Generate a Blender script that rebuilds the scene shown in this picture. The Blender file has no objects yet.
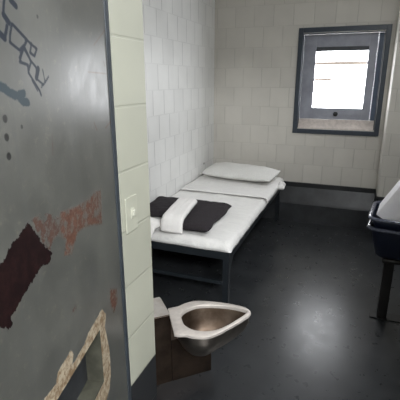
import bpy, bmesh, math, random
import numpy as np
from mathutils import Vector, Matrix, noise as mnoise
random.seed(7)
D = bpy.data
COL = bpy.context.scene.collection
EYE = 1.52
XL, YB, XR = -1.533, 4.45, 0.95          # left wall, back wall, right wall
DADO = 0.425

# ------------------------------------------------------------------ helpers
def link(name, me, mat=None, parent=None):
    o = D.objects.new(name, me); COL.objects.link(o)
    if mat is not None:
        if not isinstance(mat, (list, tuple)): mat = [mat]
        for m in mat: me.materials.append(m)
    if parent is not None: o.parent = parent
    return o
def obj(name, bm, mat, parent=None, smooth=False, angle=None):
    bmesh.ops.recalc_face_normals(bm, faces=bm.faces)
    me = D.meshes.new(name); bm.to_mesh(me); bm.free()
    if smooth or angle:
        for p in me.polygons: p.use_smooth = True
        if angle: me.set_sharp_from_angle(angle=math.radians(angle))
    return link(name, me, mat, parent)
def thing(name, label, cat, loc=(0, 0, 0), group=None):
    o = D.objects.new(name, None); COL.objects.link(o)
    o.location = loc; o.empty_display_size = .05
    return tag(o, label, cat, group)
def tag(o, label, cat, group=None):
    o['label'] = label; o['category'] = cat
    if group: o['group'] = group
    return o
def struct(name, bm, mat, parent=None, **k):
    o = obj(name, bm, mat, parent, **k)
    if parent is None: o['kind'] = 'structure'
    return o
def local(parent, p):
    """world point to parent's local frame (parents are only translated)"""
    return Vector(p) - parent.location
def bx(bm, x0, x1, y0, y1, z0, z1, bev=0, seg=2):
    g = bmesh.ops.create_cube(bm, size=1)
    vs = g['verts']
    for v in vs:
        v.co = Vector((x0 + (v.co.x + .5) * (x1 - x0), y0 + (v.co.y + .5) * (y1 - y0), z0 + (v.co.z + .5) * (z1 - z0)))
    if bev:
        es = list({e for v in vs for e in v.link_edges})
        bmesh.ops.bevel(bm, geom=es, offset=bev, segments=seg, affect='EDGES', profile=.5)
    return bm
def box(x0, x1, y0, y1, z0, z1, bev=0, seg=2):
    return bx(bmesh.new(), x0, x1, y0, y1, z0, z1, bev, seg)
def prism(bm, pts, z0, z1):
    lo = [bm.verts.new((x, y, z0)) for x, y in pts]; hi = [bm.verts.new((x, y, z1)) for x, y in pts]
    n = len(pts)
    bm.faces.new(lo[::-1]); bm.faces.new(hi)
    for i in range(n): bm.faces.new((lo[i], lo[(i + 1) % n], hi[(i + 1) % n], hi[i]))
    return bm
def tube(bm, pts, r, n=10, cap=True):
    rings = []
    for i, p in enumerate(pts):
        p = Vector(p)
        a = Vector(pts[max(i - 1, 0)]); b = Vector(pts[min(i + 1, len(pts) - 1)])
        t = (b - a).normalized()
        u = t.cross(Vector((0, 0, 1)) if abs(t.z) < .9 else Vector((1, 0, 0))).normalized(); w = t.cross(u)
        rr = r[i] if isinstance(r, (list, tuple)) else r
        rings.append([bm.verts.new(p + (u * math.cos(2 * math.pi * k / n) + w * math.sin(2 * math.pi * k / n)) * rr) for k in range(n)])
    for A, B in zip(rings, rings[1:]):
        for k in range(n): bm.faces.new((A[k], A[(k + 1) % n], B[(k + 1) % n], B[k]))
    if cap: bm.faces.new(rings[0][::-1]); bm.faces.new(rings[-1])
    return bm
def loft(bm, rings, cap0=False, cap1=False):
    V = [[bm.verts.new(p) for p in r] for r in rings]
    n = len(V[0])
    for A, B in zip(V, V[1:]):
        for k in range(n): bm.faces.new((A[k], A[(k + 1) % n], B[(k + 1) % n], B[k]))
    if cap0: bm.faces.new(V[0][::-1])
    if cap1: bm.faces.new(V[-1])
    return V

# ------------------------------------------------------------------ materials
class NT:
    def __init__(s, name):
        s.m = D.materials.new(name); s.m.use_nodes = True
        s.n = s.m.node_tree.nodes; s.l = s.m.node_tree.links
        s.b = s.n['Principled BSDF']; s.out = s.n['Material Output']
    def put(s, sock, v):
        if isinstance(v, bpy.types.NodeSocket): s.l.new(v, sock)
        elif isinstance(v, (tuple, list)) and len(v) == 3 and sock.type == 'RGBA': sock.default_value = (*v, 1)
        else: sock.default_value = v
    def math(s, op, a, b=0.0, clamp=False):
        x = s.n.new('ShaderNodeMath'); x.operation = op; x.use_clamp = clamp
        s.put(x.inputs[0], a); s.put(x.inputs[1], b); return x.outputs[0]
    def mix(s, f, a, b):
        x = s.n.new('ShaderNodeMix'); x.data_type = 'RGBA'
        s.put(x.inputs[0], f); s.put(x.inputs[6], a); s.put(x.inputs[7], b); return x.outputs[2]
    def mixf(s, f, a, b):
        x = s.n.new('ShaderNodeMix'); x.data_type = 'FLOAT'
        s.put(x.inputs[0], f); s.put(x.inputs[2], a); s.put(x.inputs[3], b); return x.outputs[0]
    def ramp(s, v, lo, hi, a=0.0, b=1.0):
        x = s.n.new('ShaderNodeMapRange'); x.interpolation_type = 'SMOOTHSTEP'
        s.put(x.inputs[0], v); x.inputs[1].default_value = lo; x.inputs[2].default_value = hi
        x.inputs[3].default_value = a; x.inputs[4].default_value = b; return x.outputs[0]
    def pos(s): return s.n.new('ShaderNodeNewGeometry').outputs['Position']
    def xyz(s, v):
        x = s.n.new('ShaderNodeSeparateXYZ'); s.put(x.inputs[0], v); return x.outputs
    def comb(s, x, y, z):
        c = s.n.new('ShaderNodeCombineXYZ')
        for i, v in enumerate((x, y, z)): s.put(c.inputs[i], v)
        return c.outputs[0]
    def noise(s, vec, scale, detail=4, rough=.6, dist=0):
        x = s.n.new('ShaderNodeTexNoise'); s.put(x.inputs['Vector'], vec)
        x.inputs['Scale'].default_value = scale; x.inputs['Detail'].default_value = detail
        x.inputs['Roughness'].default_value = rough; x.inputs['Distortion'].default_value = dist
        return x.outputs[0]
    def attr(s, name):
        x = s.n.new('ShaderNodeAttribute'); x.attribute_name = name; return x.outputs['Fac']
    def bump(s, h, strength=.3, dist=.002):
        x = s.n.new('ShaderNodeBump'); x.inputs['Strength'].default_value = strength
        x.inputs['Distance'].default_value = dist; s.put(x.inputs['Height'], h)
        s.l.new(x.outputs[0], s.b.inputs['Normal'])
    def set(s, **k):
        for a, v in k.items(): s.put(s.b.inputs[a.replace('_', ' ')], v)
        return s.m

def wall_mat(name, axis, base, mort, shift=0.0, spot=None, hfade=.6, plain_x=False, dado=(.022, .023, .025)):
    t = NT(name); p = t.pos(); x, y, z = t.xyz(p)
    h = x if axis == 'X' else y
    vec = t.comb(t.math('ADD', h, shift), t.math('SUBTRACT', z, DADO), 0.0)
    br = t.n.new('ShaderNodeTexBrick'); t.put(br.inputs['Vector'], vec)
    bw = 3.0 if plain_x else .2032
    br.offset = .5; br.offset_frequency = 2
    for k, v in (('Scale', 1.0), ('Mortar Size', .005), ('Mortar Smooth', .6), ('Brick Width', bw), ('Row Height', .2032), ('Bias', 0.0)):
        br.inputs[k].default_value = v
    br.inputs['Color1'].default_value = (1, 1, 1, 1); br.inputs['Color2'].default_value = (.93, .93, .93, 1)
    br.inputs['Mortar'].default_value = (1, 1, 1, 1)
    fr = t.math('FRACT', t.math('DIVIDE', t.math('SUBTRACT', z, DADO), .2032))
    hz = t.ramp(t.math('ABSOLUTE', t.math('SUBTRACT', fr, .5)), .470, .482, 1, hfade)   # bed joints fainter; the shade in the upright joints is put into the colour
    fac = t.math('MULTIPLY', br.outputs['Fac'], hz)
    n1 = t.noise(p, 2.2, 3); n2 = t.noise(p, 38, 4)
    c = t.mix(t.ramp(n1, .3, .75), base, tuple(v * .9 for v in base))
    mm = t.n.new('ShaderNodeMix'); mm.data_type = 'RGBA'; mm.blend_type = 'MULTIPLY'
    t.put(mm.inputs[0], 1.0); t.put(mm.inputs[6], c); t.put(mm.inputs[7], br.outputs['Color']); c = mm.outputs[2]
    c = t.mix(t.math('MULTIPLY', fac, t.ramp(n1, .25, .7, .35, .9)), c, mort)
    if spot:
        v = t.n.new('ShaderNodeVectorMath'); v.operation = 'DISTANCE'; t.put(v.inputs[0], p); v.inputs[1].default_value = spot
        c = t.mix(t.ramp(v.outputs['Value'], .008, .016, 1, 0), c, (.03, .025, .02))
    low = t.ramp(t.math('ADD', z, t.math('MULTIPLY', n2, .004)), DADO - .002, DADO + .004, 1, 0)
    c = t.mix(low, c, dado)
    hgt = t.math('ADD', t.math('MULTIPLY', fac, -1.0), t.math('MULTIPLY', n2, .12))
    t.bump(hgt, .45, .004)
    return t.set(Base_Color=c, Roughness=t.mixf(low, .5, .38))

WALL = (.60, .59, .555); MORT = (.36, .35, .325)
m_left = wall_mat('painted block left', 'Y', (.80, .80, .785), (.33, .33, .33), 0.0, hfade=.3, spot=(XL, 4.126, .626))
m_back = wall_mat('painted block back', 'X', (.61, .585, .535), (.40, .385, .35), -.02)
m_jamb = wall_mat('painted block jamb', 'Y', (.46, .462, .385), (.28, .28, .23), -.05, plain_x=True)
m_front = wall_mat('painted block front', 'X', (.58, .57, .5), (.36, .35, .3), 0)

def floor_mat():
    t = NT('grey floor paint'); p = t.pos()
    n1 = t.noise(p, 3.0, 5, .65); n2 = t.noise(p, 60, 5, .7); n3 = t.noise(p, 14, 3)
    c = t.mix(t.ramp(n1, .3, .7), (.019, .0205, .023), (.031, .0335, .036))
    c = t.mix(t.ramp(n2, .72, .78), c, (.012, .012, .013))
    t.bump(t.math('ADD', t.math('MULTIPLY', n2, .5), t.math('MULTIPLY', n3, .6)), .08, .003)
    return t.set(Base_Color=c, Roughness=t.ramp(n3, .3, .7, .27, .32), Specular_IOR_Level=.5)
m_floor = floor_mat()
def plain(name, col, rough=.5, metal=0.0, var=.12, scale=30, bump=.1, spec=.5):
    t = NT(name); co = t.n.new('ShaderNodeTexCoord').outputs['Object']
    n = t.noise(co, scale, 4)
    c = t.mix(t.ramp(n, .3, .7), tuple(v * (1 - var) for v in col), tuple(min(1, v * (1 + var)) for v in col))
    if bump: t.bump(n, bump, .002)
    return t.set(Base_Color=c, Roughness=rough, Metallic=metal, Specular_IOR_Level=spec)
m_ceil = plain('white ceiling', (.55, .55, .53))
m_slate = plain('slate window paint', (.030, .040, .055), .38)
m_stile = plain('blue slate stile paint', (.085, .115, .17), .4)
m_sash = plain('grey steel sash paint', (.30, .31, .36), .38, scale=8)
m_sill = plain('pale sill paint', (.56, .50, .46), .45)
m_reveal = plain('dark grey reveal paint', (.05, .055, .065), .5)
m_black = plain('black plastic knob', (.008, .008, .009), .3)
m_bar = plain('tan window bar', (.60, .50, .42), .6)
m_jambsteel = plain('slate door frame paint', (.036, .043, .052), .4, scale=12)
m_bed = plain('dark grey bed steel', (.017, .021, .025), .36, scale=15)
m_mat = plain('mattress cover', (.62, .60, .56), .8, scale=18, bump=.25)
m_sheet = plain('white cotton sheet', (.80, .79, .77), .85, scale=120, bump=.15, var=.04)
def sheet_mat():
    t = NT('creased white cotton'); p = t.pos(); x, y, z = t.xyz(p)
    a = t.noise(t.comb(t.math('MULTIPLY', x, 7), t.math('MULTIPLY', y, 16), z), 1.0, 3, .55, 1.2)
    b = t.noise(t.comb(t.math('MULTIPLY', x, 20), t.math('MULTIPLY', y, 9), z), 1.0, 3, .6, .8)
    h = t.math('ADD', t.math('ABSOLUTE', t.math('SUBTRACT', a, .5)), t.math('MULTIPLY', t.math('ABSOLUTE', t.math('SUBTRACT', b, .5)), .6))
    t.bump(h, .55, .03)
    return t.set(Base_Color=t.mix(t.ramp(a, .3, .7), (.80, .79, .77), (.75, .74, .725)), Roughness=.85)
m_sheet = sheet_mat()
m_pillow = plain('white pillow cotton', (.66, .655, .63), .85, scale=90, bump=.15, var=.05)
m_towel = plain('white terry towel', (.80, .78, .76), .95, scale=260, bump=.5, var=.06)
m_blanket = plain('charcoal fleece', (.030, .026, .029), .95, scale=160, bump=.6, var=.35, spec=.2)
m_post = plain('dark brown post paint', (.014, .012, .012), .4)
m_board = plain('white carton', (.93, .915, .98), .5, scale=10, bump=.03, var=.05)
m_plate = plain('cream switch paint', (.46, .462, .385), .45, var=.04)
m_ledge = plain('charcoal ledge paint', (.027, .029, .032), .42, scale=9, var=.3)
def bin_mat():
    t = NT('navy plastic'); co = t.n.new('ShaderNodeTexCoord').outputs['Object']
    n = t.noise(co, 25, 3); t.bump(n, .04, .001)
    return t.set(Base_Color=(.006, .009, .022), Roughness=.3)
m_bin = bin_mat()
m_rim = plain('glossy navy rim with painted highlight', (.06, .066, .095), .13, scale=60, var=.25, bump=.03)  # paler than the tub: the window highlight is put into the colour
def steel_mat():
    t = NT('brushed stainless steel'); co = t.n.new('ShaderNodeTexCoord').outputs['Object']
    x, y, z = t.xyz(co)
    n = t.noise(t.comb(t.math('MULTIPLY', x, 12), t.math('MULTIPLY', y, 12), t.math('MULTIPLY', z, 90)), 6, 4)
    n2 = t.noise(co, 9, 4)
    c = t.mix(t.ramp(n2, .35, .7), (.74, .70, .66), (.58, .53, .48))
    t.bump(n, .05, .001)
    return t.set(Base_Color=c, Metallic=1.0, Roughness=t.ramp(n2, .3, .7, .26, .40))
m_steel = steel_mat()
def basin_mat():
    t = NT('dark brown stainless steel'); co = t.n.new('ShaderNodeTexCoord').outputs['Object']
    n2 = t.noise(co, 12, 4)
    return t.set(Base_Color=t.mix(t.ramp(n2, .35, .7), (.17, .13, .10), (.10, .07, .05)), Metallic=1.0, Roughness=.5)  # two dark brown tones mixed by noise
m_basin = basin_mat()

# ------------------------------------------------------------------ room shell
def wall_box(name, mat, *b, **k): return struct(name, box(*b, **k), mat)
floor = wall_box('floor', m_floor, -2.4, 2.4, -1.8, 4.7, -.1, 0)
wall_box('ceiling', m_ceil, -2.4, 2.4, -1.8, 4.7, 2.6, 2.7)
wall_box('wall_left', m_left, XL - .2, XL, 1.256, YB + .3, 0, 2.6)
# back wall with the window opening
WX0, WX1, WZ0, WZ1 = -.585, .185, 1.02, 1.972
bm = bmesh.new()
for b in ((XL, WX0, 0, 2.6), (WX1, XR, 0, 2.6), (WX0, WX1, 0, WZ0), (WX0, WX1, WZ1, 2.6)):
    bx(bm, b[0], b[1], YB, YB + .2, b[2], b[3])
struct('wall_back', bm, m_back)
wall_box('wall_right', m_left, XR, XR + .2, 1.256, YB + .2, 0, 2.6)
# shallow pier in the right-hand corner, rounded edge
bm = box(.272, XR - .001, 4.145, YB - .001, 0, 2.6)
es = [e for e in bm.edges if all(abs(v.co.x - .272) < 1e-4 and abs(v.co.y - 4.145) < 1e-4 for v in e.verts)]
bmesh.ops.bevel(bm, geom=es, offset=.022, segments=5, affect='EDGES', profile=.5)
struct('wall_pier', bm, m_back, angle=40)
# front wall: block to the left of the doorway (its end is the pale jamb), header and right part
bm = box(-2.4, -.68, 1.06, 1.255, 0, 2.6)
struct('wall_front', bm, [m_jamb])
bm = box(.32, 2.4, 1.06, 1.255, 0, 2.6); bx(bm, -.68, .32, 1.06, 1.255, 2.12, 2.6)
struct('wall_front_right', bm, m_front)
bm = box(-2.4, 2.4, -1.8, -1.7, 0, 2.6); struct('wall_corridor', bm, m_front)
bm = box(-2.4, -2.3, -1.7, 1.06, 0, 2.6); bx(bm, 2.3, 2.4, -1.7, 1.06, 0, 2.6); struct('wall_corridor_end', bm, m_jamb)
# steel frame strip of the doorway
struct('trim_1', box(-.76, -.6805, 1.040, 1.0595, 0, 2.12, .004), m_jambsteel)
# sloped ledge along the foot of the back wall
bm = bmesh.new()
prof = [(YB - .001, 0), (4.335, 0), (4.335, .205), (4.350, .222), (YB - .001, .372)]
a = [bm.verts.new((XL + .001, y, z)) for y, z in prof]; b = [bm.verts.new((.271, y, z)) for y, z in prof]
bm.faces.new(a); bm.faces.new(b[::-1])
for i in range(5): bm.faces.new((a[i], a[(i + 1) % 5], b[(i + 1) % 5], b[i]))
struct('baseboard_back', bm, m_ledge)

# ------------------------------------------------------------------ window
def frame_bm(x0, x1, z0, z1, w, y0, y1, bev=.004, wb=None):
    bm = bmesh.new(); wb = wb or w
    bx(bm, x0, x0 + w, y0, y1, z0, z1, bev); bx(bm, x1 - w, x1, y0, y1, z0, z1, bev)
    bx(bm, x0 + w - .001, x1 - w + .001, y0, y1, z1 - w, z1, bev); bx(bm, x0 + w - .001, x1 - w + .001, y0, y1, z0, z0 + wb, bev)
    return bm
win = struct('window_1', frame_bm(-.627, .232, .972, 2.022, .046, YB - .022, YB + .012), m_slate)
# lined opening: sides and top dark steel, sloped pale sill
bm = bmesh.new()
bx(bm, WX0, WX0 + .006, YB + .013, YB + .16, WZ0 + .01, WZ1); bx(bm, WX1 - .006, WX1, YB + .013, YB + .16, WZ0 + .01, WZ1)
bx(bm, WX0 + .006, WX1 - .006, YB + .013, YB + .16, WZ1 - .006, WZ1)
obj('reveal', bm, m_slate, win)
bm = bmesh.new()
pr = [(YB + .013, WZ0 + .002), (YB + .013, WZ0 + .008), (YB + .085, 1.118), (YB + .16, 1.118), (YB + .16, WZ0 + .002)]
a = [bm.verts.new((WX0 + .007, y, z)) for y, z in pr]; b = [bm.verts.new((WX1 - .007, y, z)) for y, z in pr]
bm.faces.new(a); bm.faces.new(b[::-1])
for i in range(5): bm.faces.new((a[i], a[(i + 1) % 5], b[(i + 1) % 5], b[i]))
obj('sill', bm, m_sill, win)
SY = YB + .085
bm = bmesh.new()
gx0, gx1, gz0, gz1 = -.452, .052, 1.236, 1.845
bx(bm, WX0 + .008, gx0, SY, SY + .03, 1.12, WZ1 - .008, .003); bx(bm, gx1, WX1 - .055, SY, SY + .03, 1.12, WZ1 - .008, .003)
bx(bm, gx0 - .001, gx1 + .001, SY, SY + .03, 1.12, gz0, .003); bx(bm, gx0 - .001, gx1 + .001, SY, SY + .03, gz1, WZ1 - .008, .003)
sash = obj('sash', bm, m_sash, win)
bm = bmesh.new()                                                  # dark stop strip along the head of the pane
bx(bm, gx0, gx1, SY + .004, SY + .03, gz1 - .042, gz1 - .001)
obj('head_strip', bm, m_reveal, sash)
bm = box(WX1 - .054, WX1 - .047, SY - .004, SY + .03, 1.12, WZ1 - .008, .003)
obj('hinge_stile', bm, m_sash, sash)
obj('stile_panel', box(WX1 - .0465, WX1 - .007, SY - .001, SY + .03, 1.12, WZ1 - .008), m_stile, sash)
bm = bmesh.new()
tube(bm, [(-.205, SY - .001, 1.178), (-.205, SY - .012, 1.178), (-.205, SY - .020, 1.178), (-.205, SY - .034, 1.178), (-.205, SY - .04, 1.178)], [.012, .012, .024, .024, .016], 18)
obj('knob', bm, m_black, sash, angle=40)
# bars outside, pane
for i, (z, x0, x1) in enumerate(((1.672, gx0 - .03, gx1 + .03), (1.512, gx0 - .03, gx0 + .17), (1.395, gx0 - .03, gx0 + .07))):
    bm = bmesh.new(); bx(bm, x0, x1, SY + .06, SY + .064, z, z + (.030, .027, .022)[i])
    obj('bar', bm, m_bar, win)
t = NT('window pane glass'); t.n.remove(t.b)
tr = t.n.new('ShaderNodeBsdfTransparent'); gl = t.n.new('ShaderNodeBsdfGlossy'); gl.inputs['Roughness'].default_value = .05
mx = t.n.new('ShaderNodeMixShader'); mx.inputs[0].default_value = .06
t.l.new(tr.outputs[0], mx.inputs[1]); t.l.new(gl.outputs[0], mx.inputs[2]); t.l.new(mx.outputs[0], t.out.inputs[0])
bm = box(gx0 - .01, gx1 + .01, SY + .034, SY + .040, gz0 - .01, gz1 + .01)
obj('pane', bm, t.m, sash)

# ------------------------------------------------------------------ cell door (open, seen along its face)
da = math.radians(14.0)
P0 = Vector((-.68333, 1.035, 0)); DV = Vector((math.sin(da), -math.cos(da), 0)); NV = Vector((math.cos(da), math.sin(da), 0))
def dp(s, z, dep=0): return P0 + DV * s - NV * dep + Vector((0, 0, z))
S0, S1, Z0, Z1, TH = -.012, .94, .02, 2.10, .062
LS0, LS1, LZ0, LZ1 = .203, .60, .640, .822                         # food slot
def axis(lo, hi, step, keys):
    ks = sorted([lo, hi] + keys); out = []
    for a, b in zip(ks, ks[1:]):
        n = max(1, round((b - a) / step)); out += [a + (b - a) * i / n for i in range(n)]
    return out + [hi]
ss = [S0] + axis(0, .66, .0033, [LS0, LS1]) + axis(.66, S1, .03, [])[1:]
zs = axis(Z0, .40, .03, [])[:-1] + axis(.40, 1.76, .0033, [LZ0, LZ1]) + axis(1.76, Z1, .03, [])[1:]
verts = [dp(s, z) for z in zs for s in ss]; ns = len(ss)
faces = []
for j in range(len(zs) - 1):
    for i in range(ns - 1):
        if ss[i] > LS0 - 1e-6 and ss[i + 1] < LS1 + 1e-6 and zs[j] > LZ0 - 1e-6 and zs[j + 1] < LZ1 + 1e-6: continue
        faces.append((j * ns + i, j * ns + i + 1, (j + 1) * ns + i + 1, (j + 1) * ns + i))
nf = len(faces); b0 = len(verts)
verts += [dp(s, z, dep) for dep in (0, TH) for s, z in ((S0, Z0), (S1, Z0), (S1, Z1), (S0, Z1))]
faces += [(b0 + i, b0 + (i + 1) % 4, b0 + 4 + (i + 1) % 4, b0 + 4 + i) for i in range(4)] + [(b0 + 7, b0 + 6, b0 + 5, b0 + 4)]
me = D.meshes.new('door_1'); me.from_pydata([tuple(v) for v in verts], [], faces); me.update()
gs = np.array([s for z in zs for s in ss]); gz = np.array([z for z in zs for s in ss])
def seg_d(px, pz, a, b):
    ax, az = a; ex, ez = b[0] - ax, b[1] - az
    t = np.clip(((px - ax) * ex + (pz - az) * ez) / max(ex * ex + ez * ez, 1e-12), 0, 1)
    return np.hypot(px - ax - t * ex, pz - az - t * ez)
def sdf_poly(polys):
    out = np.full(gs.shape, 9.0)
    for P in polys:
        d = np.full(gs.shape, 9.0); ins = np.zeros(gs.shape, bool)
        for a, b in zip(P, P[1:] + P[:1]):
            d = np.minimum(d, seg_d(gs, gz, a, b))
            c = (a[1] > gz) != (b[1] > gz)
            with np.errstate(divide='ignore', invalid='ignore'):
                xi = a[0] + (gz - a[1]) / (b[1] - a[1] if b[1] != a[1] else 1e-9) * (b[0] - a[0])
            ins ^= c & (gs < xi)
        out = np.minimum(out, np.where(ins, -d, d))
    return out
def sdf_lines(lines):
    out = np.full(gs.shape, 9.0)
    for w, P in lines:
        for a, b in zip(P, P[1:]): out = np.minimum(out, seg_d(gs, gz, a, b) - w)
        if len(P) == 1: out = np.minimum(out, np.hypot(gs - P[0][0], gz - P[0][1]) - w)
    return out
#DD
MAROON = [[(0.669, 1.174), (0.665, 1.192), (0.596, 1.217), (0.548, 1.241), (0.496, 1.261), (0.479, 1.238), (0.462, 1.210), (0.422, 1.161), (0.435, 1.143), (0.467, 1.154), (0.517, 1.140), (0.572, 1.113), (0.591, 1.113), (0.586, 1.097), (0.602, 1.095), (0.621, 1.114)]]
BROWN = [[(0.484, 1.262), (0.450, 1.261), (0.419, 1.253), (0.370, 1.225), (0.365, 1.199), (0.417, 1.182), (0.429, 1.169), (0.447, 1.190), (0.468, 1.221)]]
RUST = [[(0.367, 1.238), (0.295, 1.226), (0.204, 1.218), (0.165, 1.229), (0.115, 1.221), (0.125, 1.122), (0.236, 1.155), (0.286, 1.159), (0.330, 1.119), (0.370, 1.132), (0.352, 1.165), (0.378, 1.185)], [(0.100, 0.898), (0.040, 0.865), (0.035, 0.821), (0.081, 0.797), (0.109, 0.850)], [(0.342, 0.987), (0.332, 0.976), (0.350, 0.973), (0.360, 0.979)]]
BARE = [[(0.543, 0.857), (0.519, 0.870), (0.470, 0.863), (0.458, 0.883), (0.385, 0.890), (0.375, 0.870), (0.389, 0.846), (0.306, 0.852), (0.283, 0.864), (0.175, 0.873), (0.147, 0.839), (0.163, 0.804), (0.141, 0.706), (0.145, 0.614), (0.167, 0.575), (0.220, 0.556), (0.333, 0.554), (0.498, 0.644)]]
INK = [(0.0035, [(0.476, 1.655), (0.481, 1.648), (0.490, 1.623), (0.475, 1.613)]),
       (0.006, [(0.488, 1.624), (0.476, 1.614)]),
       (0.004, [(0.482, 1.608), (0.488, 1.597), (0.495, 1.586)]),
       (0.006, [(0.509, 1.595), (0.494, 1.587)]),
       (0.003, [(0.466, 1.613), (0.476, 1.595), (0.480, 1.582), (0.452, 1.571), (0.435, 1.581)]),
       (0.0035, [(0.464, 1.612), (0.423, 1.591), (0.436, 1.578), (0.455, 1.557)]),
       (0.003, [(0.423, 1.591), (0.406, 1.583), (0.390, 1.578), (0.402, 1.564), (0.417, 1.569), (0.408, 1.586)]),
       (0.006, [(0.462, 1.651), (0.447, 1.644)]),
       (0.0035, [(0.434, 1.576), (0.420, 1.557)]),
       (0.003, [(0.442, 1.572), (0.457, 1.551), (0.430, 1.547), (0.431, 1.533), (0.397, 1.500), (0.393, 1.491)]),
       (0.003, [(0.435, 1.573), (0.418, 1.555), (0.399, 1.542), (0.406, 1.523)]),
       (0.006, [(0.393, 1.541), (0.404, 1.524)]),
       (0.003, [(0.418, 1.552), (0.430, 1.536)]),
       (0.0025, [(0.406, 1.523), (0.379, 1.511), (0.369, 1.517), (0.354, 1.527)]),
       (0.0022, [(0.376, 1.540), (0.372, 1.516), (0.389, 1.506)]),
       (0.002, [(0.421, 1.519), (0.405, 1.500)])]
TEAL = [(0.008, [(0.530, 1.511), (0.516, 1.507), (0.500, 1.498), (0.476, 1.493)]),
       (0.007, [(0.480, 1.494), (0.456, 1.498)]),
       (0.008, [(0.476, 1.492), (0.464, 1.482), (0.446, 1.480)])]
HOLE = [(0.007, [(0.524, 1.457)]),
       (0.007, [(0.527, 1.426)]),
       (0.007, [(0.528, 1.393)]),
       (0.004, [(0.476, 1.438)]),
       (0.004, [(0.374, 1.637)])]
SCRATCH = [(0.0022, [(-0.004, 1.655), (0.088, 1.608)]),
       (0.002, [(0.143, 1.540), (0.006, 1.537)]),
       (0.003, [(0.128, 1.411), (0.111, 1.389)]),
       (0.003, [(-0.007, 1.402), (0.044, 1.387)]),
       (0.0015, [(0.366, 1.409), (0.371, 1.367)]),
       (0.003, [(0.021, 1.569), (0.019, 1.558)])]
#DE
def put_attr(name, vals):
    at = me.attributes.new(name, 'FLOAT', 'POINT')
    full = np.full(len(verts), 9.0, np.float32); full[:len(vals)] = vals
    at.data.foreach_set('value', full)
put_attr('maroon', sdf_poly(MAROON)); put_attr('brown', sdf_poly(BROWN)); put_attr('rust', sdf_poly(RUST))
put_attr('bare', sdf_poly(BARE)); put_attr('ink', sdf_lines(INK)); put_attr('teal', sdf_lines(TEAL))
put_attr('hole', sdf_lines(HOLE)); put_attr('scratch', sdf_lines(SCRATCH))
def door_mat():
    t = NT('worn grey door paint'); p = t.pos(); x, y, z = t.xyz(p)
    n1 = t.noise(p, 5, 5, .65); n2 = t.noise(p, 45, 5, .7); n3 = t.noise(p, 160, 3, .6)
    st = t.noise(t.comb(t.math('MULTIPLY', x, 30), t.math('MULTIPLY', y, 30), t.math('MULTIPLY', z, 2.2)), 1.0, 4)
    c = t.mix(t.ramp(n1, .32, .68), (.074, .075, .069), (.104, .105, .095))
    c = t.mix(t.ramp(n2, .56, .72, 0, .5), c, (.175, .165, .13))
    c = t.mix(t.ramp(st, .5, .75, 0, .35), c, (.07, .073, .074))
    wob = t.math('ADD', t.math('MULTIPLY', t.math('SUBTRACT', n2, .5), .030), t.math('MULTIPLY', t.math('SUBTRACT', n3, .5), .014))
    def edge(name, k=1.0, soft=.0012):
        return t.ramp(t.math('ADD', t.attr(name), t.math('MULTIPLY', wob, k)), -soft, soft, 1, 0)
    mr = edge('maroon', .8)
    bro = t.math('MULTIPLY', edge('brown'), t.ramp(n2, .42, .56))
    ru = t.math('MULTIPLY', edge('rust', 1.0, .004), t.ramp(n2, .40, .54, .12, .9))
    ba = edge('bare', .5)
    ink = edge('ink', .04, .0016); te = edge('teal', .3, .002); ho = edge('hole', .1); sc = edge('scratch', .04)
    c = t.mix(ru, c, t.mix(t.ramp(n3, .35, .65), (.075, .026, .016), (.15, .07, .045)))
    c = t.mix(t.math('MULTIPLY', bro, .9), c, (.085, .045, .035))
    c = t.mix(mr, c, t.mix(t.ramp(n2, .4, .7), (.009, .0035, .004), (.018, .007, .007)))
    c = t.mix(ba, c, t.mix(t.ramp(n2, .4, .62), (.40, .34, .255), (.20, .135, .08)))
    c = t.mix(t.math('MULTIPLY', te, .75), c, (.035, .055, .072))
    c = t.mix(t.math('MULTIPLY', ink, .85), c, (.017, .024, .040))
    c = t.mix(sc, c, (.07, .035, .025)); c = t.mix(ho, c, (.004, .004, .004))
    flat = t.math('MAXIMUM', t.math('MAXIMUM', mr, ba), t.math('MAXIMUM', ru, bro))
    t.bump(t.math('ADD', t.math('MULTIPLY', n2, .35), t.math('ADD', t.math('MULTIPLY', flat, -1.4), t.math('MULTIPLY', st, .5))), .28, .0015)
    return t.set(Base_Color=c, Roughness=t.mixf(flat, t.ramp(n1, .3, .7, .29, .40), .6), Specular_IOR_Level=t.mixf(t.math('MAXIMUM', flat, t.math('MAXIMUM', ink, te)), 1.0, .12))
door = link('door_1', me, door_mat()); door['kind'] = 'structure'
# the food slot: recessed pocket
m_slot = plain('greenish slot paint', (.062, .061, .046), .5, scale=20, var=.3)
m_slotback = plain('dark slot backing', (.026, .028, .033), .5, scale=25, var=.25)
dep = .052
q = {}
for i, s in enumerate((LS0, LS1)):
    for j, z in enumerate((LZ0, LZ1)):
        for k, e in enumerate((.0005, dep)): q[i, j, k] = dp(s, z, e)
bm = bmesh.new(); V = {k: bm.verts.new(v) for k, v in q.items()}
for f in (((0, 0, 0), (0, 1, 0), (0, 1, 1), (0, 0, 1)), ((1, 0, 0), (1, 1, 0), (1, 1, 1), (1, 0, 1)), ((0, 0, 0), (1, 0, 0), (1, 0, 1), (0, 0, 1)), ((0, 1, 0), (1, 1, 0), (1, 1, 1), (0, 1, 1))):
    bm.faces.new([V[k] for k in f])
slot = obj('food_slot', bm, m_slot, door)
bm = bmesh.new(); bm.faces.new([bm.verts.new(q[k]) for k in ((0, 0, 1), (1, 0, 1), (1, 1, 1), (0, 1, 1))])
obj('slot_flap', bm, m_slotback, slot)

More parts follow.
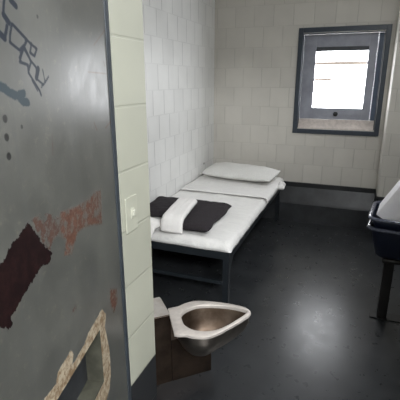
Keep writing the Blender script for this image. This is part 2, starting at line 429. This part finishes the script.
# ------------------------------------------------------------------ light switch on the jamb
sw = thing('light_switch', 'cream-painted light switch plate on the pale block jamb beside the door', 'light switch', (-.68, 1.118, 1.085))
bm = bmesh.new(); bx(bm, 0.0, .005, -.037, .037, -.062, .062, .0022); obj('plate', bm, m_plate, sw)
bm = bmesh.new(); bx(bm, .0045, .008, -.008, .014, -.014, .020, .001); bx(bm, .0075, .016, -.003, .009, -.006, .014, .002); obj('toggle', bm, plain('pale switch toggle', (.54, .54, .46), .4), sw)

# ------------------------------------------------------------------ steel toilet
tl = thing('steel_toilet', 'stainless steel prison toilet with teardrop rim standing beside the pale jamb', 'toilet', (-.735, 1.53, 0))
th = math.radians(33); A = Vector((math.cos(th), math.sin(th), 0)); B = Vector((A.y, -A.x, 0))
def cr(P, n):
    out = []; N = len(P)
    for i in range(N):
        p0, p1, p2, p3 = (P[(i + k) % N] for k in (-1, 0, 1, 2))
        for k in range(n):
            t_ = k / n
            out.append(tuple(.5 * (2 * p1[c] + (p2[c] - p0[c]) * t_ + (2 * p0[c] - 5 * p1[c] + 4 * p2[c] - p3[c]) * t_ ** 2 + (3 * p1[c] - p0[c] - 3 * p2[c] + p3[c]) * t_ ** 3) for c in (0, 1)))
    return out
bodyP = cr([(.0, .0), (.012, .07), (.05, .125), (.115, .157), (.18, .152), (.29, .095), (.368, .046), (.397, .022), (.401, -.012), (.378, -.05), (.29, -.107), (.18, -.15), (.115, -.152), (.05, -.12), (.012, -.07)], 8)
innerP = cr([(.055, 0), (.062, .05), (.10, .097), (.16, .116), (.225, .103), (.31, .056), (.37, .017), (.382, 0), (.37, -.022), (.31, -.062), (.225, -.092), (.16, -.102), (.10, -.085), (.062, -.045)], 8)
C0 = (.19, 0.0)
def ray_r(P, ang):
    dx, dy = math.cos(ang), math.sin(ang); best = 0
    for a, b in zip(P, P[1:] + P[:1]):
        ax, ay = a[0] - C0[0], a[1] - C0[1]; ex, ey = b[0] - a[0], b[1] - a[1]
        den = dx * ey - dy * ex
        if abs(den) < 1e-12: continue
        r = (ax * ey - ay * ex) / den; s = (ax * dy - ay * dx) / den
        if r > 0 and -1e-6 <= s <= 1 + 1e-6: best = max(best, r)
    return best
NA = 72
angs = [2 * math.pi * i / NA for i in range(NA)]
ro = [ray_r(bodyP, a) for a in angs]; ri = [ray_r(innerP, a) for a in angs]
flangeP = [(-.002, .121), (.036, .119)] + [p for p in bodyP if p[0] > .05 and p[1] >= 0][::1] + [p for p in bodyP if p[0] > .05 and p[1] < 0] + [(.036, -.117), (-.002, -.119)]
rf = [max(ray_r(flangeP, a), .01) for a in angs]
def ring(r, z, sc=1.0, off=0.0, cu=0.0):
    return [A * (C0[0] + cu + math.cos(a) * rr * sc + math.cos(a) * off) + B * (C0[1] + math.sin(a) * rr * sc + math.sin(a) * off) + Vector((0, 0, z)) for a, rr in zip(angs, r)]
bm = bmesh.new()
loft(bm, [ring(ri, .372, 1, .006), ring(ri, .396, 1, .002), ring(ri, .402, 1, .006), ring(rf, .402, 1, -.004), ring(rf, .399, 1, 0), ring(rf, .388, 1, 0), ring(rf, .386, 1, -.006)])
obj('rim', bm, plain('pale steel with painted reflection', (.60, .55, .51), .5, .35, scale=20, var=.1, bump=.03), tl, angle=50)  # paler than the other steel: reflected ceiling light put into the colour
bm = bmesh.new()
loft(bm, [ring(ro, .3855, 1, -.008), ring(ro, .35, .96), ring(ro, .31, .86), ring(ro, .27, .70, 0, -.012), ring(ro, .235, .50, 0, -.025), ring(ro, .215, .30, 0, -.03)], cap1=True)
bowl = obj('bowl', bm, plain('dull steel bowl', (.36, .32, .28), .36, 1.0, scale=10, var=.15, bump=.03), tl, smooth=True)
bm = bmesh.new()
loft(bm, [ring(ri, .385, 1, .005), ring(ri, .36, .97), ring(ri, .33, .9), ring(ri, .29, .76, 0, -.008), ring(ri, .26, .58, 0, -.018), ring(ri, .245, .3, 0, -.02)], cap1=True)
obj('basin', bm, m_basin, bowl, smooth=True)
E2 = Vector((math.cos(math.radians(43)), math.sin(math.radians(43)), 0)); W2 = Vector((-E2.y, E2.x, 0))
PA = Vector((-.598, 1.73, 0)); PJ = PA - E2 * .222
def xy(v): v = v - tl.location; return (v.x, v.y)
def back_to(p, Y): return p - E2 * ((p.y - Y) / E2.y)
PK = PJ + W2 * .19
prism_pts = [xy(PJ), xy(PK), xy(back_to(PK, 1.258)), xy(back_to(PJ, 1.258))]
bm = prism(bmesh.new(), prism_pts, 0.0, .399)
bmesh.ops.bevel(bm, geom=[e for e in bm.edges if max(v.co.z for v in e.verts) > .39], offset=.004, segments=2, affect='EDGES')
m_cab = plain('brown steel with painted shade', (.10, .072, .056), .42, 1.0, scale=7, var=.3)  # same stainless steel; shade on the upright faces put into the colour
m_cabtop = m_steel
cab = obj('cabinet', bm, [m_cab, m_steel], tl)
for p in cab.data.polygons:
    if p.normal.z > .6: p.material_index = 1  # top keeps the bright steel, a lit copy of the sides
bm = prism(bmesh.new(), [xy(PA), xy(PA + W2 * .17), xy(PK - W2 * .01 + E2 * .001), xy(PJ + E2 * .001)], 0.0, .25)
obj('pedestal', bm, m_cab, tl)

# ------------------------------------------------------------------ bed
BX0, BX1, BY0, BY1 = XL + .012, -.69, 2.345, 4.30
bed = thing('steel_bed', 'dark grey steel bed frame bolted along the white block wall', 'bed', ((BX0 + BX1) / 2, (BY0 + BY1) / 2, 0))
def lb(x0, x1, y0, y1, z0, z1, bev=.002):
    o = bed.location; return (x0 - o.x, x1 - o.x, y0 - o.y, y1 - o.y, z0, z1, bev)
def bedpart(name, *boxes):
    bm = bmesh.new()
    for b in boxes: bx(bm, *lb(*b))
    return obj(name, bm, m_bed, bed)
bedpart('side_rail', (BX1 - .006, BX1, BY0 + .006, BY1 - .006, .362, .420), (BX1 - .04, BX1 - .006, BY0 + .006, BY1 - .006, .414, .420))
bedpart('side_rail', (BX0, BX0 + .006, BY0 + .006, BY1 - .006, .362, .420))
bedpart('end_rail', (BX0, BX1, BY0, BY0 + .006, .366, .420), (BX0, BX1, BY0 + .006, BY0 + .04, .414, .4195))
bedpart('end_rail', (BX0, BX1, BY1 - .006, BY1, .366, .420))
bedpart('deck', (BX0 + .006, BX1 - .04, BY0 + .04, BY1 - .006, .404, .413))
for sx in (0, 1):
    for sy in (0, 1):
        x = BX1 - .006 if sx else BX0 + .006; y = BY0 + .006 if sy == 0 else BY1 - .006
        ax = (x - .042, x) if sx else (x, x + .045); ay = (y, y + .045) if sy == 0 else (y - .045, y)
        fx = (x - .005, x) if sx else (x, x + .005); fy = (y, y + .005) if sy == 0 else (y - .005, y)
        bedpart('leg', (*ax, *fy, .006, .404), (*fx, *ay, .006, .404), (*ax, *ay, 0, .006))
bedpart('stretcher', (BX0 + .03, BX1 - .055, BY0 + .02, BY0 + .045, .165, .19))
# gusset from the front corner leg up to the side rail
bm = bmesh.new(); o = bed.location
tri = [(BY0 + .05, .362), (BY0 + .13, .362), (BY0 + .05, .27)]
a = [bm.verts.new((BX1 - .012 - o.x, y - o.y, z)) for y, z in tri]; b = [bm.verts.new((BX1 - .006 - o.x, y - o.y, z)) for y, z in tri]
bm.faces.new(a); bm.faces.new(b[::-1])
for i in range(3): bm.faces.new((a[i], a[(i + 1) % 3], b[(i + 1) % 3], b[i]))
obj('gusset', bm, m_bed, bed)

def soft(name, mat, cx, cy, z0, w, d, h, rot=0, xyfun=None, p=5, nx=36, ny=36, amp=.004, freq=9, edge=.5, seed=0, zfun=None, parent=None, warp=0.0):
    """soft slab: flat grid top and bottom joined round the edge; p = squareness of the edge profile"""
    bm = bmesh.new(); R = Matrix.Rotation(rot, 3, 'Z')
    def P(i, j, top):
        u = -1 + 2 * i / nx; v = -1 + 2 * j / ny
        u = math.copysign(1 - (1 - abs(u)) ** 1.5, u); v = math.copysign(1 - (1 - abs(v)) ** 1.5, v)
        x, y = u * w / 2, v * d / 2
        q = max(0, (1 - abs(u) ** p)) ** edge * max(0, (1 - abs(v) ** p)) ** edge
        n = mnoise.noise(Vector((x * freq + seed, y * freq - seed, seed)))
        n2 = mnoise.noise(Vector((x * freq * 2.7, y * freq * 2.7 + seed, 3 + seed)))
        wx = warp * mnoise.noise(Vector((y * 6 + seed, seed, 1))); wy = warp * mnoise.noise(Vector((x * 6, seed, 8)))
        zt = h * (.45 + .55 * q) + (n * amp + n2 * amp * .5) * q; zb = h * .45 * (1 - q)
        z = zt if top else zb
        pt = R @ Vector((x + wx, y + wy, 0)); zz = z0 + z
        if xyfun: pt = xyfun(pt, u, v)
        if zfun: zz += zfun(cx + pt.x, cy + pt.y, top)
        return Vector((cx + pt.x, cy + pt.y, zz))
    T = {}; Bt = {}
    for i in range(nx + 1):
        for j in range(ny + 1):
            T[i, j] = bm.verts.new(P(i, j, True))
            bd = i in (0, nx) or j in (0, ny)
            Bt[i, j] = T[i, j] if bd else bm.verts.new(P(i, j, False))
    for i in range(nx):
        for j in range(ny):
            bm.faces.new((T[i, j], T[i + 1, j], T[i + 1, j + 1], T[i, j + 1]))
            f = (Bt[i, j], Bt[i, j + 1], Bt[i + 1, j + 1], Bt[i + 1, j])
            try: bm.faces.new(f)
            except ValueError: pass
    return obj(name, bm, mat, parent, smooth=True)
MZ = .4205; MT = .484
mat_o = obj('mattress', box(XL + .004, -.694, 2.362, 4.29, MZ, MT - .002, .03, 5), m_mat, None, angle=60)
tag(mat_o, 'thin off-white mattress on the dark steel bed frame', 'mattress')
def sheet(name, x0, x1, y0, y1, lift, mat, rx=.05, ry=.055, hx=.02, hy=.0, nx=54, ny=90, amp=.005, seed=0, thick=.004, front=True, wav=.010, parent=None):
    """cloth laid on the mattress, rolling over its right side (and its near end)"""
    def path(s, edge, r, hang, sgn):
        """s = distance inwards from the fallen hem; returns (coordinate, height below the top)"""
        if s < hang: return edge, -(r + hang - s)
        s -= hang; q = r * math.pi / 2
        if s < q:
            a = s / r; return edge + sgn * r * (1 - math.cos(a)), -(r - r * math.sin(a))
        return edge + sgn * (r + s - q), 0.0
    LX = (x1 - x0) - rx + rx * math.pi / 2 + hx
    LY = (y1 - y0) - (ry - ry * math.pi / 2 - hy if front else 0)
    bm = bmesh.new(); T = []; Bv = []
    for j in range(ny + 1):
        r = []; rb = []
        for i in range(nx + 1):
            sx = LX * (1 - i / nx); sy = LY * j / ny
            x, zx = path(sx, x1, rx, hx, -1)
            y, zy = path(sy, y0, ry, hy, 1) if front else (y0 + sy, 0.0)
            fj = min(1, j / 8) if front else 1
            if not front and j == 0: pass
            yy = y + (wav * mnoise.noise(Vector((x * 5, seed, j / ny))) + .4 * wav * mnoise.noise(Vector((x * 17, seed + 4, 1)))) * (fj if zy == 0 else 0)
            n = max(0, mnoise.noise(Vector((x * 5 + y * 3, y * 5 - x * 4, seed)))); n2 = abs(mnoise.noise(Vector((x * 12 + seed, y * 7, 2))))
            h = amp * n * 1.2 + amp * .8 * n2
            ox = h * (1 if zx < 0 else 0); oy = -h * (1 if zy < 0 else 0)
            zz = MT + lift + max(zx + zy, -max(rx + hx, ry + hy)) + h * (0 if (zx < -.03 or zy < -.03) else 1)
            tx = thick if zx < -.01 else 0; ty = -thick if zy < -.01 else 0
            r.append(bm.verts.new((x + ox + tx, yy + oy + ty, zz + (thick if zx + zy > -.03 else 0)))); rb.append(bm.verts.new((x + ox, yy + oy, zz)))
        T.append(r); Bv.append(rb)
    for j in range(ny):
        for i in range(nx):
            bm.faces.new((T[j][i], T[j][i + 1], T[j + 1][i + 1], T[j + 1][i])); bm.faces.new((Bv[j][i], Bv[j + 1][i], Bv[j + 1][i + 1], Bv[j][i + 1]))
    for j in range(ny):
        bm.faces.new((T[j][0], T[j + 1][0], Bv[j + 1][0], Bv[j][0])); bm.faces.new((T[j][nx], Bv[j][nx], Bv[j + 1][nx], T[j + 1][nx]))
    for i in range(nx):
        bm.faces.new((T[0][i], Bv[0][i], Bv[0][i + 1], T[0][i + 1])); bm.faces.new((T[ny][i], T[ny][i + 1], Bv[ny][i + 1], Bv[ny][i]))
    return obj(name, bm, mat, parent, smooth=True)
sh = sheet('bed_sheet', XL + .012, -.680, 2.334, 3.98, .001, m_sheet, seed=1, amp=.009, rx=.04, hx=.012)
tag(sh, 'rumpled white bed sheet spread over the mattress and rolled over its near end', 'sheet')
sh2 = sheet('folded_sheet', XL + .02, -.666, 3.42, 4.22, .021, m_sheet, rx=.045, hx=.004, nx=44, ny=44, seed=5, amp=.005, thick=.009, front=False)
tag(sh2, 'white turned-back sheet lying flat under the pillow', 'sheet')
soft('bunched_corner', m_sheet, -.642, 4.00, .450, .075, .19, .065, p=3, nx=14, ny=20, amp=.012, freq=30, seed=6, warp=.02, parent=sh2)
def pil_z(x, y, top): return max(0, (y - 3.89)) * .14
pil = soft('pillow', m_pillow, -1.075, 3.995, MT + .041, .76, .36, .115, rot=-.12, p=2.6, nx=44, ny=30, amp=.010, freq=7, edge=.55, seed=11, warp=.012, zfun=pil_z)
tag(pil, 'flat white pillow at the far head end of the bed against the back wall', 'pillow')
def bl_xy(pt, u, v):
    x = pt.x - 1.195                                              # its near edge steps back left of the towel
    k = max(0, min(1, (-1.12 - x) / .09)); k = k * k * (3 - 2 * k)
    return Vector((pt.x, pt.y + (.20) * k * max(0, -v), 0))
bl = soft('folded_blanket', m_blanket, -1.195, 2.705, MT + .018, .65, .60, .068, rot=-.01, p=12, nx=50, ny=44, amp=.011, freq=7, seed=21, warp=.026, xyfun=bl_xy)
tag(bl, 'dark charcoal folded blanket lying across the bed', 'blanket')
# towel draped lengthways over the blanket, its near end hanging down
def towel_bm():
    bm = bmesh.new(); nv, nu = 60, 16
    path = [(2.82, .588), (2.74, .590), (2.62, .590), (2.48, .589), (2.415, .586), (2.375, .568), (2.360, .54), (2.354, .508)]
    L_ = [0]
    for a, b in zip(path, path[1:]): L_.append(L_[-1] + math.hypot(b[0] - a[0], b[1] - a[1]))
    def at(s):
        for i in range(len(path) - 1):
            if s <= L_[i + 1] + 1e-9:
                f = (s - L_[i]) / (L_[i + 1] - L_[i]); return (path[i][0] + (path[i + 1][0] - path[i][0]) * f, path[i][1] + (path[i + 1][1] - path[i][1]) * f)
        return path[-1]
    G = []
    for layer in (0, 1):
        rows = []
        for k in range(nv + 1):
            y, z = at(L_[-1] * k / nv); f = k / nv
            cx = -1.185 + (.075) * f; wd = .165
            row = []
            for i in range(nu + 1):
                u = -1 + 2 * i / nu
                e = (1 - abs(u) ** 8)
                nn = .004 * mnoise.noise(Vector((u * 3, y * 9, 4)))
                a = (0 if layer == 0 else 1)
                nz_ = 1.0 if k < nv - 8 else 1.0 - .75 * (k - nv + 8) / 8
                ny_ = 0 if k < nv - 14 else -1
                th = (.034 * (.45 + .55 * e) + nn) * a
                row.append(bm.verts.new((cx + u * wd / 2, y + ny_ * th * (1 - nz_), z - (.0) + th * nz_)))
            rows.append(row)
        G.append(rows)
    lo, hi = G
    for k in range(nv):
        for i in range(nu):
            bm.faces.new((hi[k][i], hi[k][i + 1], hi[k + 1][i + 1], hi[k + 1][i])); bm.faces.new((lo[k][i], lo[k + 1][i], lo[k + 1][i + 1], lo[k][i + 1]))
        bm.faces.new((hi[k][0], hi[k + 1][0], lo[k + 1][0], lo[k][0])); bm.faces.new((hi[k][nu], lo[k][nu], lo[k + 1][nu], hi[k + 1][nu]))
    for i in range(nu):
        bm.faces.new((hi[0][i], lo[0][i], lo[0][i + 1], hi[0][i + 1])); bm.faces.new((hi[nv][i], hi[nv][i + 1], lo[nv][i + 1], lo[nv][i]))
    return bm
tw = obj('folded_towel', towel_bm(), m_towel, None, smooth=True)
tag(tw, 'white folded towel draped lengthways over the dark blanket', 'towel')
ro_ = soft('rolled_cloth', m_towel, -1.362, 2.372, MT + .010, .30, .17, .10, rot=-.24, zfun=lambda x, y, top: -max(0, 2.322 - y) * 1.1, p=2.4, nx=24, ny=20, amp=.008, freq=10, seed=31, warp=.01)
tag(ro_, 'rounded white bundled cloth at the near end of the bed beside the jamb', 'cloth')

# ------------------------------------------------------------------ stool and bins
st = thing('fixed_stool', 'dark stool on a square floor post under the navy bins', 'stool', (.295, 2.63, 0))
bm = bmesh.new(); bx(bm, -.030, .030, -.030, .030, .008, .452, .004); obj('post', bm, m_post, st)
bm = bmesh.new(); bx(bm, -.075, .125, -.045, .045, 0, .008, .002); obj('base_plate', bm, m_post, st)
bm = bmesh.new(); bx(bm, -.06, .25, -.16, .13, .452, .482, .012, 3); obj('seat', bm, m_post, st)
def rrect(w, d, r, n=6):
    out = []
    for cx, cy, a0 in ((w / 2 - r, d / 2 - r, 0), (-w / 2 + r, d / 2 - r, 90), (-w / 2 + r, -d / 2 + r, 180), (w / 2 - r, -d / 2 + r, 270)):
        for k in range(n + 1):
            a = math.radians(a0 + 90 * k / n); out.append((cx + r * math.cos(a), cy + r * math.sin(a)))
    return out
def make_bin(label, x, y, z, rot, h):
    t = thing('storage_bin', label, 'bin', (x, y, z), 'navy bins stacked on the stool')
    t.rotation_euler = (0, 0, rot)
    w, d = .56, .42
    R_ = lambda k, r, zz: [(px, py, zz) for px, py in rrect(w - k, d - k, r, 8)]
    bm = bmesh.new()                                               # closed shell: outside up, over the lip, inside down
    loft(bm, [R_(.15, .03, 0), R_(.125, .045, .004), R_(.108, .055, .016), R_(.030, .062, h - .016), R_(.040, .060, h - .012),
              R_(.110, .050, .026), R_(.125, .045, .012), R_(.16, .03, .008)], cap0=True, cap1=True)
    obj('tub', bm, m_bin, t, angle=40)
    bm = bmesh.new()                                               # rolled lip
    prof = [(.030, h - .020), (.000, h - .022), (-.012, h - .018), (-.014, h - .010), (-.006, h - .004), (.006, h - .001), (.018, h), (.030, h - .002), (.040, h - .010)]
    loft(bm, [R_(k, .07 - k * .5, zz) for k, zz in prof])
    obj('rim', bm, m_rim, t, smooth=True)
    return t
make_bin('lower navy plastic bin of the stacked pair, on the stool', .430, 2.60, .4835, -.12, .205)
make_bin('upper navy plastic bin of the stacked pair, holding a white box', .430, 2.60, .5425, -.12, .205)
# white box tipped up out of the upper bin
bm = box(0, .60, -.125, .125, -.26, 0, .003, 2)
bd = thing('white_box', 'white box tipped up out of the upper navy bin', 'box', (.186, 2.59, .757))
bd.rotation_euler = (Matrix.Rotation(-.12, 3, 'Z') @ Matrix.Rotation(-math.radians(61), 3, 'Y')).to_euler()
obj('carton', bm, m_board, bd, angle=40)
bm = bmesh.new(); bx(bm, .598, .622, -.131, .131, -.266, .006, .006, 2)
obj('lid', bm, m_board, bd, angle=40)

# ------------------------------------------------------------------ light
sc = bpy.context.scene
w = D.worlds.new('overcast sky'); sc.world = w; w.use_nodes = True
bgn = w.node_tree.nodes['Background']; bgn.inputs[0].default_value = (.95, .97, 1.0, 1); bgn.inputs[1].default_value = SKY = 14.0
def area(name, loc, rot, sx, sy, power, col):
    l = D.lights.new(name, 'AREA'); l.shape = 'RECTANGLE'; l.size = sx; l.size_y = sy; l.energy = power; l.color = col
    o = D.objects.new(name, l); COL.objects.link(o); o.location = loc; o.rotation_euler = rot; return o
po = area('window_portal', ((gx0 + gx1) / 2, SY + .09, (gz0 + gz1) / 2), (math.radians(-90), 0, 0), gx1 - gx0 + .1, gz1 - gz0 + .1, 1, (1, 1, 1))
po.data.cycles.is_portal = True
area('cell_fill_lamp', (.35, 2.5, 2.5), (0, math.radians(28), 0), .3, .8, 17, (.97, .985, 1))  # unseen fill lamp, placed and tilted to brighten the left wall
area('corridor_lamp', (.9, -.8, 2.5), (math.radians(35), 0, math.radians(25)), 1.4, .6, 170, (.96, .98, 1))

# ------------------------------------------------------------------ camera
f_ = 400.0
p_ = math.atan(120 / f_); yw = math.atan(160 / math.hypot(f_, 120))
cam = D.cameras.new('camera'); cam.sensor_fit = 'HORIZONTAL'; cam.sensor_width = 36; cam.lens = 36; cam.clip_start = .02
co = D.objects.new('camera', cam); COL.objects.link(co)
co.location = (0, 0, EYE); co.rotation_euler = (math.pi / 2 - p_, 0, yw)
sc.camera = co
sc.view_settings.view_transform = 'Standard'; sc.view_settings.look = 'None'
sc.view_settings.exposure = 0.0
sc.cycles.use_denoising = True
sc.cycles.max_bounces = 10; sc.cycles.diffuse_bounces = 6
